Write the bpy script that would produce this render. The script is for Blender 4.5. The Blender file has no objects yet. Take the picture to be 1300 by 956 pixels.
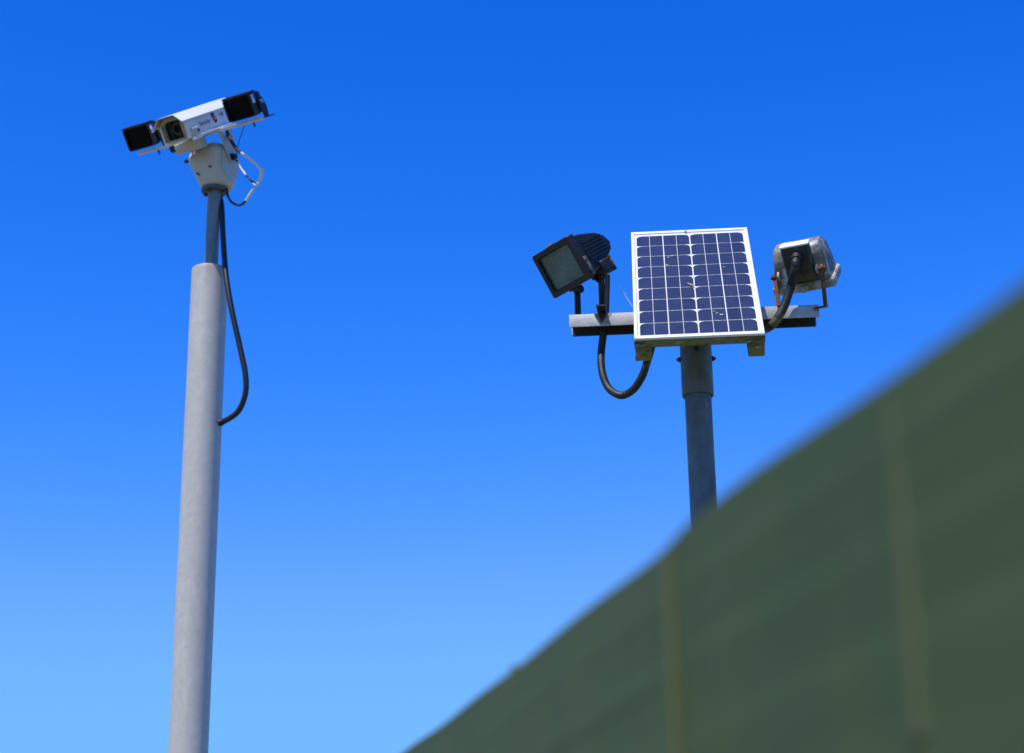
import bpy, bmesh, math, random
from mathutils import Vector, Matrix
random.seed(7)
rad = math.radians
sc = bpy.context.scene
COL = sc.collection

# ------------------------------------------------------------------ camera
F, CX, CY = 2350.0, 650.0, 478.0            # focal length and centre in pixels of the 1300x956 photograph
EYE = Vector((0, 0, 1.6))
zc = Vector((-93.0, 6565.0, -F)).normalized()          # world up seen from the camera (vanishing point of the poles)
yc = Vector((0, 0, -1)); yc = (yc - zc * yc.dot(zc)).normalized()
xc = yc.cross(zc)
ROT = Matrix((xc, yc, zc))                             # camera axes -> world axes
camd = bpy.data.cameras.new('camera')
cam = bpy.data.objects.new('camera', camd); COL.objects.link(cam)
cam.matrix_world = Matrix.Translation(EYE) @ ROT.to_4x4()
camd.sensor_width = 36.0
camd.lens = F / 1300.0 * 36.0
camd.clip_start, camd.clip_end = 0.02, 5000.0
camd.dof.use_dof = True
camd.dof.focus_distance = 4.75
camd.dof.aperture_fstop = 4.5
camd.dof.aperture_blades = 8
sc.camera = cam

# ------------------------------------------------------------------ sky, sun, exposure
SUN_EL, SUN_AZ = 60.0, 218.0                           # azimuth clockwise from +Y
w = bpy.data.worlds.new('World'); sc.world = w; w.use_nodes = True
nt = w.node_tree
sky = nt.nodes.new('ShaderNodeTexSky'); sky.sky_type = 'NISHITA'; sky.sun_disc = False
sky.sun_elevation, sky.sun_rotation = rad(SUN_EL), rad(SUN_AZ)
sky.altitude = 0; sky.air_density = 1.0; sky.dust_density = 0.0; sky.ozone_density = 10.0
sep = nt.nodes.new('ShaderNodeSeparateColor'); com = nt.nodes.new('ShaderNodeCombineColor')
nt.links.new(sky.outputs[0], sep.inputs[0])
# a deep, polarised blue: each channel of the clear sky graded with one power curve
outs = []
for i, (p, a) in enumerate(((4.0, 500.0), (1.65, 3.64), (1.0, 2.47))):
    pw = nt.nodes.new('ShaderNodeMath'); pw.operation = 'POWER'; pw.inputs[1].default_value = p
    sc0 = nt.nodes.new('ShaderNodeMath'); sc0.operation = 'MULTIPLY'; sc0.inputs[1].default_value = 0.1
    ml = nt.nodes.new('ShaderNodeMath'); ml.operation = 'MULTIPLY'; ml.inputs[1].default_value = a * 10
    nt.links.new(sep.outputs[i], sc0.inputs[0]); nt.links.new(sc0.outputs[0], pw.inputs[0])
    nt.links.new(pw.outputs[0], ml.inputs[0]); outs.append(ml)
lim = nt.nodes.new('ShaderNodeMath'); lim.operation = 'MULTIPLY'; lim.inputs[1].default_value = 0.355      # red stays well under green: no pink horizon
mn = nt.nodes.new('ShaderNodeMath'); mn.operation = 'SMOOTH_MIN'; mn.inputs[2].default_value = 0.8
nt.links.new(outs[0].outputs[0], mn.inputs[0]); nt.links.new(lim.outputs[0], mn.inputs[1])
nt.links.new(mn.outputs[0], com.inputs[0]); 
mb_ = nt.nodes.new('ShaderNodeMath'); mb_.operation = 'SMOOTH_MIN'; mb_.inputs[1].default_value = 11.0; mb_.inputs[2].default_value = 2.0
mg_ = nt.nodes.new('ShaderNodeMath'); mg_.operation = 'SMOOTH_MIN'; mg_.inputs[1].default_value = 5.0; mg_.inputs[2].default_value = 3.0
nt.links.new(mg_.outputs[0], lim.inputs[0])
nt.links.new(outs[1].outputs[0], mg_.inputs[0]); nt.links.new(mg_.outputs[0], com.inputs[1])
nt.links.new(outs[2].outputs[0], mb_.inputs[0]); nt.links.new(mb_.outputs[0], com.inputs[2])
bg = nt.nodes['Background']; nt.links.new(com.outputs[0], bg.inputs[0]); bg.inputs[1].default_value = 0.1
sd = bpy.data.lights.new('sun', 'SUN'); sd.energy = 4.9; sd.angle = rad(0.53); sd.color = (1.0, 0.95, 0.87)
so = bpy.data.objects.new('sun', sd); COL.objects.link(so)
SDIR = Vector((math.sin(rad(SUN_AZ)) * math.cos(rad(SUN_EL)), math.cos(rad(SUN_AZ)) * math.cos(rad(SUN_EL)), math.sin(rad(SUN_EL))))
so.rotation_euler = SDIR.to_track_quat('Z', 'Y').to_euler(); so.location = SDIR * 50
sc.view_settings.view_transform = 'Standard'; sc.view_settings.look = 'None'
sc.view_settings.exposure = 0.0; sc.view_settings.gamma = 1.0
sc.render.engine = 'CYCLES'
sc.cycles.use_denoising = True


def at(px, py, y):
    """The world point that stands y metres ahead of the camera in the direction of a pixel of the photograph."""
    d = ROT @ Vector(((px - CX) / F, -(py - CY) / F, -1.0))
    return EYE + d * (y / d.y)


# ------------------------------------------------------------------ mesh helpers
class MB:
    def __init__(self):
        self.bm = bmesh.new()

    def box(self, size, loc=(0, 0, 0), rot=None, bevel=0.0, seg=2, taper=None):
        M = Matrix.Translation(loc) @ (rot.to_4x4() if rot else Matrix.Identity(4))
        r = bmesh.ops.create_cube(self.bm, size=1.0)
        vs = r['verts']
        for v in vs:
            v.co = Vector((v.co.x * size[0], v.co.y * size[1], v.co.z * size[2]))
            if taper and v.co.z > 0:
                v.co.x *= taper[0]; v.co.y *= taper[1]
        if bevel:
            es = list({e for v in vs for e in v.link_edges})
            b = bmesh.ops.bevel(self.bm, geom=es, offset=bevel, segments=seg, profile=0.5, affect='EDGES')
            vs = list({v for f in b['faces'] for v in f.verts} | {v for v in vs if v.is_valid})
        bmesh.ops.transform(self.bm, matrix=M, verts=vs)
        return self

    def cyl(self, p0, p1, r0, r1=None, n=24, cap=True):
        self.tube([p0, p1], [r0, r0 if r1 is None else r1], n, cap)
        return self

    def tube(self, pts, r, n=12, cap=True):
        pts = [Vector(p) for p in pts]
        rs = r if isinstance(r, (list, tuple)) else [r] * len(pts)
        rings = []; up = None
        for i, p in enumerate(pts):
            t = (pts[min(i + 1, len(pts) - 1)] - pts[max(i - 1, 0)]).normalized()
            if up is None:
                up = t.orthogonal().normalized()
            up = (up - t * up.dot(t)).normalized()
            s = t.cross(up)
            rings.append([self.bm.verts.new(p + (up * math.cos(2 * math.pi * k / n) + s * math.sin(2 * math.pi * k / n)) * rs[i]) for k in range(n)])
        for a, b in zip(rings, rings[1:]):
            for k in range(n):
                self.bm.faces.new((a[k], a[(k + 1) % n], b[(k + 1) % n], b[k]))
        if cap:
            self.bm.faces.new(rings[0][::-1]); self.bm.faces.new(rings[-1])
        return self

    def loft(self, rings, cap=True, closed=False):
        R = [[self.bm.verts.new(p) for p in ring] for ring in rings]
        n = len(R[0])
        for a, b in list(zip(R, R[1:])) + ([(R[-1], R[0])] if closed else []):
            for k in range(n):
                self.bm.faces.new((a[k], a[(k + 1) % n], b[(k + 1) % n], b[k]))
        if cap and not closed:
            self.bm.faces.new(R[0][::-1]); self.bm.faces.new(R[-1])
        return self

    def prism(self, poly, d, M=None):
        """poly: (u, v) outline extruded by d along w; M maps (u, v, w)."""
        M = M or Matrix.Identity(4)
        a = [self.bm.verts.new(M @ Vector((u, v, 0))) for u, v in poly]
        b = [self.bm.verts.new(M @ Vector((u, v, d))) for u, v in poly]
        n = len(poly)
        for k in range(n):
            self.bm.faces.new((a[k], a[(k + 1) % n], b[(k + 1) % n], b[k]))
        self.bm.faces.new(a[::-1]); self.bm.faces.new(b)
        return self

    def bevel_all(self, off, seg=2, angle=30):
        es = [e for e in self.bm.edges if len(e.link_faces) == 2 and e.calc_face_angle(0) > rad(angle)]
        bmesh.ops.bevel(self.bm, geom=es, offset=off, segments=seg, profile=0.5, affect='EDGES', clamp_overlap=True)
        return self

    def build(self, name, m, parent=None, smooth=35, loc=None):
        bmesh.ops.recalc_face_normals(self.bm, faces=self.bm.faces)
        me = bpy.data.meshes.new(name); self.bm.to_mesh(me); self.bm.free()
        if smooth:
            for p in me.polygons:
                p.use_smooth = True
            me.set_sharp_from_angle(angle=rad(smooth))
        me.materials.append(m)
        o = bpy.data.objects.new(name, me); COL.objects.link(o)
        if parent is not None:
            o.parent = parent
        if loc is not None:
            o.location = loc
        return o


def thing(name, label, cat, M=None, group=None):
    o = bpy.data.objects.new(name, None); COL.objects.link(o)
    o.empty_display_size = 0.1
    if M is not None:
        o.matrix_world = M
    return tag(o, label, cat, group)


def tag(o, label, cat, group=None):
    o['label'] = label; o['category'] = cat
    if group:
        o['group'] = group
    return o


def frame(loc, x, y, z):
    M = Matrix((x, y, z)).transposed().to_4x4()
    M.translation = loc
    return M


def smoothpath(pts, sub=8):
    """Catmull-Rom through the points."""
    P = [Vector(p) for p in pts]; P = [P[0] * 2 - P[1]] + P + [P[-1] * 2 - P[-2]]
    out = []
    for i in range(1, len(P) - 2):
        a, b, c, d = P[i - 1:i + 3]
        for k in range(sub):
            t = k / sub
            out.append(0.5 * ((2 * b) + (c - a) * t + (2 * a - 5 * b + 4 * c - d) * t * t + (3 * b - a - 3 * c + d) * t ** 3))
    out.append(P[-2])
    return out


def rrect(w, h, r, n=4, cx=0, cy=0):
    pts = []
    for sx, sy, a0 in ((1, 1, 0), (-1, 1, 90), (-1, -1, 180), (1, -1, 270)):
        for k in range(n + 1):
            a = rad(a0 + 90 * k / n)
            pts.append((cx + sx * (w / 2 - r) + r * math.cos(a), cy + sy * (h / 2 - r) + r * math.sin(a)))
    return pts


# ------------------------------------------------------------------ materials
def mat(name, base, rough=0.5, metal=0.0, spots=(), bump=0.0, bscale=200.0, coat=0.0, spec=0.5, rvar=0.0, streak=None):
    """base colour plus spots: (colour, scale, low, high, strength, stretch) painted through noise; each is wear or dirt."""
    m = bpy.data.materials.new(name); m.use_nodes = True
    t = m.node_tree; b = t.nodes['Principled BSDF']
    tc = t.nodes.new('ShaderNodeTexCoord')
    prev = None
    col = t.nodes.new('ShaderNodeRGB'); col.outputs[0].default_value = (*base, 1); prev = col.outputs[0]
    for i, (c, s, lo, hi, k, st) in enumerate(spots):
        mp = t.nodes.new('ShaderNodeMapping'); mp.inputs['Scale'].default_value = st; mp.inputs['Location'].default_value = (i * 3.1, i * 1.7, i)
        t.links.new(tc.outputs['Object'], mp.inputs[0])
        n = t.nodes.new('ShaderNodeTexNoise'); n.inputs['Scale'].default_value = s; n.inputs['Detail'].default_value = 6; n.inputs['Roughness'].default_value = 0.62
        t.links.new(mp.outputs[0], n.inputs[0])
        r = t.nodes.new('ShaderNodeMapRange'); r.inputs[1].default_value = lo; r.inputs[2].default_value = hi; r.inputs[4].default_value = k
        t.links.new(n.outputs[0], r.inputs[0])
        mx = t.nodes.new('ShaderNodeMix'); mx.data_type = 'RGBA'
        t.links.new(r.outputs[0], mx.inputs[0]); t.links.new(prev, mx.inputs[6]); mx.inputs[7].default_value = (*c, 1)
        prev = mx.outputs[2]
    t.links.new(prev, b.inputs['Base Color'])
    b.inputs['Roughness'].default_value = rough; b.inputs['Metallic'].default_value = metal
    b.inputs['Coat Weight'].default_value = coat; b.inputs['Specular IOR Level'].default_value = spec
    if rvar:
        n = t.nodes.new('ShaderNodeTexNoise'); n.inputs['Scale'].default_value = bscale * 0.2; n.inputs['Detail'].default_value = 4
        t.links.new(tc.outputs['Object'], n.inputs[0])
        r = t.nodes.new('ShaderNodeMapRange'); r.inputs[3].default_value = max(0.05, rough - rvar); r.inputs[4].default_value = min(1, rough + rvar)
        r.inputs[1].default_value = 0.3; r.inputs[2].default_value = 0.7
        t.links.new(n.outputs[0], r.inputs[0]); t.links.new(r.outputs[0], b.inputs['Roughness'])
    if bump:
        n = t.nodes.new('ShaderNodeTexNoise'); n.inputs['Scale'].default_value = bscale; n.inputs['Detail'].default_value = 5
        t.links.new(tc.outputs['Object'], n.inputs[0])
        bp = t.nodes.new('ShaderNodeBump'); bp.inputs['Strength'].default_value = bump; bp.inputs['Distance'].default_value = 0.002
        t.links.new(n.outputs[0], bp.inputs['Height']); t.links.new(bp.outputs[0], b.inputs['Normal'])
    return m


ONE = (1, 1, 1)
M_GALV = mat('galvanised_steel', (0.475, 0.445, 0.395), 0.5, 0.05, [((0.40, 0.375, 0.335), 60, 0.4, 0.65, 0.6, ONE), ((0.55, 0.525, 0.475), 26, 0.52, 0.72, 0.6, (1, 1, 0.5)),
             ((0.27, 0.26, 0.26), 9, 0.62, 0.75, 0.4, (3, 3, 0.4))], 0.12, 240, rvar=0.1)
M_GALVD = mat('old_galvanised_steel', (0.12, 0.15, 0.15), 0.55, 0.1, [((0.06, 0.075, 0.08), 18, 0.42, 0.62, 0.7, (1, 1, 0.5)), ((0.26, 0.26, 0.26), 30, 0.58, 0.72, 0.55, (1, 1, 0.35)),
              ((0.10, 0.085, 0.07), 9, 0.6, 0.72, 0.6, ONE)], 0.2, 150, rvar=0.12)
M_GALVM = mat('blue_grey_galvanised_steel', (0.19, 0.23, 0.24), 0.5, 0.1, [((0.13, 0.15, 0.16), 30, 0.42, 0.62, 0.7, (1, 1, .4)), ((0.3, 0.31, 0.31), 40, 0.58, 0.72, 0.5, (1, 1, .4))], 0.15, 200, rvar=0.1)
M_BAR = mat('weathered_zinc_bar', (0.46, 0.46, 0.45), 0.6, 0.15, [((0.36, 0.36, 0.36), 70, 0.42, 0.62, 0.7, ONE), ((0.58, 0.58, 0.56), 28, 0.55, 0.7, 0.6, ONE),
            ((0.30, 0.17, 0.07), 12, 0.61, 0.70, 0.75, (1, 2, .6))], 0.25, 220)
M_RUST = mat('rust', (0.12, 0.052, 0.028), 0.9, 0.0, [((0.22, 0.09, 0.035), 90, 0.45, 0.62, 0.8, ONE), ((0.05, 0.03, 0.022), 60, 0.55, 0.7, 0.9, ONE)], 0.6, 300)
M_WHITE = mat('white_paint', (0.78, 0.78, 0.76), 0.4, 0.0, [((0.62, 0.60, 0.55), 14, 0.55, 0.75, 0.5, ONE)], 0.05, 200)
M_CREAM = mat('cream_paint', (0.54, 0.51, 0.42), 0.42, 0.0, [((0.44, 0.39, 0.28), 14, 0.52, 0.75, 0.6, (1, 1, 0.6)), ((0.25, 0.21, 0.15), 45, 0.68, 0.76, 0.5, ONE)], 0.05, 200)
M_OCHRE = mat('ochre_paint', (0.42, 0.34, 0.2), 0.5, 0.0, [((0.25, 0.18, 0.09), 40, 0.45, 0.7, 0.7, ONE)], 0.05, 200)  # ochre with brown mottling, for window surround and hood underside
M_LENSB = mat('dark_lens_barrel', (0.045, 0.04, 0.025), 0.45)
M_BLACK = mat('black_plastic', (0.007, 0.007, 0.009), 0.42, 0.0, [((0.03, 0.03, 0.03), 60, 0.5, 0.7, 0.6, ONE)], 0.1, 300)
M_BGLASS = mat('black_filter_glass', (0.0015, 0.0015, 0.0025), 0.3, 0.0, spec=0.1)
M_RUBBER = mat('black_cable_sheath', (0.007, 0.007, 0.008), 0.45, 0.0, [((0.016, 0.016, 0.015), 40, 0.5, 0.7, 0.7, ONE)], 0.15, 200)
M_MOSSY = mat('algae_covered_cable', (0.010, 0.010, 0.010), 0.55, 0.0, [((0.13, 0.13, 0.03), 13, 0.54, 0.64, 0.8, ONE), ((0.10, 0.10, 0.085), 130, 0.62, 0.7, 0.8, ONE)], 0.3, 200)
M_WCABLE = mat('white_cable_sheath', (0.72, 0.72, 0.70), 0.45)
M_BFLOOD = mat('black_powder_coat', (0.008, 0.008, 0.009), 0.5, 0.0, [((0.02, 0.02, 0.015), 40, 0.5, 0.72, 0.7, ONE), ((0.20, 0.19, 0.11), 22, 0.66, 0.74, 0.5, ONE)], 0.2, 260)
M_LICHEN = mat('lichen_on_black_paint', (0.045, 0.042, 0.03), 0.8, 0.0, [((0.30, 0.28, 0.17), 40, 0.48, 0.6, 0.9, ONE)], 0.4, 200)
M_ALU = mat('weathered_aluminium', (0.30, 0.30, 0.295), 0.55, 0.15, [((0.07, 0.072, 0.078), 20, 0.40, 0.54, 0.88, ONE), ((0.17, 0.18, 0.02), 13, 0.46, 0.58, 0.9, ONE),
            ((0.72, 0.72, 0.70), 30, 0.56, 0.66, 0.85, (1, .6, 1)), ((0.02, 0.02, 0.018), 55, 0.60, 0.67, 0.9, ONE)], 0.4, 160, rvar=0.2)
M_ALURIM = mat('chalky_aluminium', (0.46, 0.45, 0.42), 0.65, 0.1, [((0.17, 0.155, 0.12), 32, 0.42, 0.60, 0.85, ONE), ((0.16, 0.10, 0.05), 60, 0.64, 0.72, 0.7, ONE)], 0.3, 200)
M_ALUDK = mat('grimy_metal_and_box_shade', (0.035, 0.037, 0.035), 0.5, 0.3, [((0.10, 0.11, 0.02), 25, 0.5, 0.64, 0.8, ONE), ((0.09, 0.09, 0.09), 50, 0.6, 0.7, 0.7, ONE)], 0.3, 200)  # dark base includes the junction box's cast shadow; moss spots on top
M_PFRAME = mat('white_anodised_frame', (0.80, 0.80, 0.78), 0.4, 0.0, [((0.62, 0.60, 0.48), 30, 0.58, 0.72, 0.6, ONE)], 0.03, 200)
M_BACK = mat('white_backsheet', (0.80, 0.81, 0.82), 0.6)
M_WOOD = mat('mossy_timber', (0.22, 0.19, 0.09), 0.9, 0.0, [((0.15, 0.17, 0.035), 20, 0.42, 0.6, 0.9, (0.4, 1, 1)), ((0.03, 0.028, 0.02), 34, 0.51, 0.62, 0.9, (0.25, 1, 1)), ((0.40, 0.38, 0.26), 75, 0.57, 0.66, 0.8, (0.4, 1, 1)), ((0.02, 0.02, 0.014), 110, 0.57, 0.64, 0.85, (0.5, 1, 1))], 0.7, 120)
M_BOLT = mat('dark_bolt_steel', (0.05, 0.045, 0.04), 0.6, 0.4, [((0.12, 0.06, 0.03), 200, 0.5, 0.65, 0.7, ONE)], 0.3, 300)
M_CHROME = mat('bright_steel', (0.65, 0.65, 0.65), 0.25, 0.9)
M_RED = mat('red_print', (0.62, 0.06, 0.07), 0.5)
M_INK = mat('grey_print', (0.09, 0.10, 0.13), 0.6)
M_INKB = mat('black_print', (0.012, 0.02, 0.018), 0.6)
M_REFL = mat('dull_reflector', (0.30, 0.34, 0.30), 0.35, 0.6, [((0.2, 0.24, 0.16), 25, 0.45, 0.65, 0.6, ONE)])
M_LEAF = mat('dry_leaf', (0.30, 0.17, 0.08), 0.8)
M_GREEN = mat('green_plastic', (0.02, 0.30, 0.16), 0.4)
M_CANE = mat('weathered_cane', (0.064, 0.078, 0.020), 0.7, 0.0, [((0.052, 0.070, 0.020), 30, 0.45, 0.65, 0.7, (1, 1, 0.2))], 0.2, 150)
M_DROP = mat('bird_dropping', (0.42, 0.42, 0.38), 0.85)
M_STRAW = mat('pale_straw', (0.62, 0.58, 0.48), 0.8)


def cell_material():
    m = bpy.data.materials.new('silicon_cell'); m.use_nodes = True
    t = m.node_tree; b = t.nodes['Principled BSDF']
    tc = t.nodes.new('ShaderNodeTexCoord'); oi = t.nodes.new('ShaderNodeObjectInfo')
    wv = t.nodes.new('ShaderNodeTexWave'); wv.wave_type = 'BANDS'; wv.bands_direction = 'X'; wv.inputs['Scale'].default_value = 130
    t.links.new(tc.outputs['Object'], wv.inputs[0])
    r = t.nodes.new('ShaderNodeMapRange'); r.inputs[1].default_value = 0.88; r.inputs[2].default_value = 1.0; r.inputs[4].default_value = 0.06
    t.links.new(wv.outputs['Fac'], r.inputs[0])
    v = t.nodes.new('ShaderNodeMapRange'); v.inputs[3].default_value = 0.8; v.inputs[4].default_value = 1.22
    t.links.new(oi.outputs['Random'], v.inputs[0])
    c = t.nodes.new('ShaderNodeMix'); c.data_type = 'RGBA'; c.blend_type = 'MULTIPLY'; c.inputs[0].default_value = 1
    c.inputs[6].default_value = (0.010, 0.017, 0.044, 1); t.links.new(v.outputs[0], c.inputs[7])
    f = t.nodes.new('ShaderNodeMix'); f.data_type = 'RGBA'; t.links.new(r.outputs[0], f.inputs[0]); t.links.new(c.outputs[2], f.inputs[6]); f.inputs[7].default_value = (0.35, 0.36, 0.4, 1)
    t.links.new(f.outputs[2], b.inputs['Base Color'])
    b.inputs['Roughness'].default_value = 0.35; b.inputs['Specular IOR Level'].default_value = 0.4
    return m


def pane_material(name, dust, dustcol, scale=30):
    """A thin pane: clear with a Fresnel reflection and some dust lying on it."""
    m = bpy.data.materials.new(name); m.use_nodes = True
    t = m.node_tree; t.nodes.clear()
    out = t.nodes.new('ShaderNodeOutputMaterial'); tr = t.nodes.new('ShaderNodeBsdfTransparent'); gl = t.nodes.new('ShaderNodeBsdfGlossy')
    df = t.nodes.new('ShaderNodeBsdfDiffuse'); df.inputs[0].default_value = (*dustcol, 1); gl.inputs['Roughness'].default_value = 0.06
    fr = t.nodes.new('ShaderNodeFresnel'); fr.inputs[0].default_value = 1.4
    m1 = t.nodes.new('ShaderNodeMixShader'); m2 = t.nodes.new('ShaderNodeMixShader')
    tc = t.nodes.new('ShaderNodeTexCoord'); n = t.nodes.new('ShaderNodeTexNoise'); n.inputs['Scale'].default_value = scale; n.inputs['Detail'].default_value = 6
    r = t.nodes.new('ShaderNodeMapRange'); r.inputs[1].default_value = 0.3; r.inputs[2].default_value = 0.75; r.inputs[3].default_value = dust * 0.5; r.inputs[4].default_value = dust * 1.6
    t.links.new(tc.outputs['Object'], n.inputs[0]); t.links.new(n.outputs[0], r.inputs[0])
    t.links.new(r.outputs[0], m1.inputs[0]); t.links.new(tr.outputs[0], m1.inputs[1]); t.links.new(df.outputs[0], m1.inputs[2])
    ge = t.nodes.new('ShaderNodeNewGeometry'); inv = t.nodes.new('ShaderNodeMath'); inv.operation = 'SUBTRACT'; inv.inputs[0].default_value = 1
    mu = t.nodes.new('ShaderNodeMath'); mu.operation = 'MULTIPLY'
    t.links.new(ge.outputs['Backfacing'], inv.inputs[1]); t.links.new(inv.outputs[0], mu.inputs[0]); t.links.new(fr.outputs[0], mu.inputs[1])
    t.links.new(mu.outputs[0], m2.inputs[0]); t.links.new(m1.outputs[0], m2.inputs[1]); t.links.new(gl.outputs[0], m2.inputs[2])
    t.links.new(m2.outputs[0], out.inputs[0])
    return m


M_CELL = cell_material()
M_PGLASS = pane_material('panel_glass', 0.014, (0.5, 0.5, 0.5))
M_LENS = pane_material('dirty_lamp_glass', 0.55, (0.17, 0.26, 0.22), 18)


def net_material():
    m = mat('green_screen_netting', (0.041, 0.073, 0.016), 0.85, 0.0,
            [((0.050, 0.074, 0.020), 5, 0.45, 0.7, 0.6, (1.5, 1.5, 3)), ((0.031, 0.054, 0.014), 6, 0.48, 0.66, 0.5, (.5, .5, 12)),
             ((0.058, 0.082, 0.032), 6, 0.54, 0.7, 0.4, (0.5, 0.5, 20)), ((0.033, 0.062, 0.017), 5, 0.5, 0.6, 0.6, (1.6, 1.6, .8)), ((0.052, 0.073, 0.027), 9, 0.53, 0.64, 0.45, (1, 1, 2))], 0.4, 400)
    return m


M_NET = net_material()

# ------------------------------------------------------------------ ground
def ground():
    M_GROUND = mat('dry_grass_and_gravel', (0.16, 0.15, 0.10), 0.95, 0.0, [((0.08, 0.11, 0.04), 0.9, 0.45, 0.62, 0.7, ONE), ((0.34, 0.31, 0.24), 6, 0.5, 0.7, 0.6, ONE)], 0.6, 30)
    m = MB(); N = 12; S = 1500.0
    q = [(-1 + 2 * i / N) for i in range(N + 1)]
    g = [[m.bm.verts.new((math.copysign(abs(a) ** 2.5, a) * S, math.copysign(abs(b) ** 2.5, b) * S, 0)) for b in q] for a in q]
    for i in range(N):
        for j in range(N):
            m.bm.faces.new((g[i][j], g[i + 1][j], g[i + 1][j + 1], g[i][j + 1]))
    o = m.build('ground', M_GROUND, smooth=0); o['kind'] = 'structure'


ground()


# ------------------------------------------------------------------ fence of green netting on canes
def fence():
    H = 0.257                                           # top of the netting above the eye
    top = EYE.z + H
    fx = lambda y: 0.3343 - 0.2535 * y                  # line of the fence on the ground
    dirn = Vector((-0.2535, 1, 0)).normalized(); nrm = Vector((-dirn.y, dirn.x, 0))
    root = thing('screen_fence', 'blurred fence of dark green netting tied to thin canes in the foreground', 'fence',
                 Matrix.Translation((fx(1.2), 1.2, 0)))
    inv = Matrix.Translation((-fx(1.2), -1.2, 0))
    ys = [-0.55, -0.2, 0.12, 0.42, 0.715, 0.985, 1.345, 1.70, 2.05, 2.42, 2.8]

    def ztop(y):
        step = min(1, max(0, (y - 0.955) / 0.05)); step = step * step * (3 - 2 * step)
        near = min(1, max(0, (0.86 - y) / 0.30))
        return top - 0.0072 * near * near * (3 - 2 * near) - 0.0045 * step + 0.0012 * math.sin(7.0 * y + 0.6) + 0.0007 * math.sin(23 * y)
    for i, y in enumerate(ys):
        front = i in (4, 5)                                  # two canes stand before the netting, the others behind it
        p = Vector((fx(y), y, 0)) + nrm * (-0.0006 if i == 5 else -0.0032 if i == 4 else -0.008)
        zt = ztop(y) + (-0.008 if front else 0.005 if i == 6 else -0.004)
        m = MB()
        pts = [inv @ (p + Vector((0.001 * math.sin(k * 1.7 + i), 0, -0.4 + (zt + 0.4) * k / 10))) for k in range(11)]
        m.tube(pts, [0.0048 * (1.1 if k % 2 else 0.96) for k in range(11)], 10)
        cane = m.build('cane', M_CANE, root)
        for zz in (zt - 0.14, zt - 0.55, zt - 1.05):
            t = MB(); c = inv @ Vector((p.x, p.y, zz))
            t.tube([c + Vector((0.0062 * math.cos(a), 0.0062 * math.sin(a), 0.002 * math.sin(a * .5))) for a in [k * math.pi / 5 for k in range(11)]], 0.0010, 6)
            t.build('wire_tie', M_BOLT, cane)
    for i, (y0, y1) in enumerate(zip(ys, ys[1:])):
        m = MB(); NX, NZ = 14, 150
        front, back = [], []
        for a in range(NX + 1):
            y = y0 + (y1 - y0) * a / NX; z1 = ztop(y)
            cf, cb = [], []
            for b in range(NZ + 1):
                v = b / NZ; z = z1 - v ** 1.3 * (z1 - 0.04)
                q = z - 0.02 * math.sin(2.1 * y)
                off = 0.0004 * math.sin(q * 310 + 1.5 * math.sin(3 * y)) + 0.0004 * math.sin(q * 143 + 2 * math.sin(2 * y + 1)) + 0.0006 * math.sin(q * 31 + 1.2 * y) + 0.0012 * math.sin(5.3 * y) * min(1, v * 4)
                P = inv @ (Vector((fx(y), y, z)) + nrm * (off * min(1, v * 12) - 0.001))
                cf.append(m.bm.verts.new(P)); cb.append(m.bm.verts.new(P - nrm * 0.0015))
            front.append(cf); back.append(cb)
        for a in range(NX):
            for b in range(NZ):
                m.bm.faces.new((front[a][b], front[a + 1][b], front[a + 1][b + 1], front[a][b + 1]))
                m.bm.faces.new((back[a][b], back[a][b + 1], back[a + 1][b + 1], back[a + 1][b]))
            m.bm.faces.new((front[a][0], back[a][0], back[a + 1][0], front[a + 1][0]))
            m.bm.faces.new((front[a][NZ], front[a + 1][NZ], back[a + 1][NZ], back[a][NZ]))
        m.build('netting', M_NET, root, 60)
    wr = MB(); wr.tube([inv @ (Vector((fx(y), y, top - 0.020)) - nrm * 0.011) for y in (ys[0], ys[-1])], 0.0018, 6)
    wr.build('top_wire', M_BOLT, root)


fence()

# ------------------------------------------------------------------ left pole
UZ0 = Vector((0, 0, 1))
PL = Vector((-1.0216, 5.8, 0))
ZT = at(267, 334, 5.74).z                                # top of the wide tube
ZF = at(271.5, 240, 5.8).z                               # top of the flange


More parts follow.
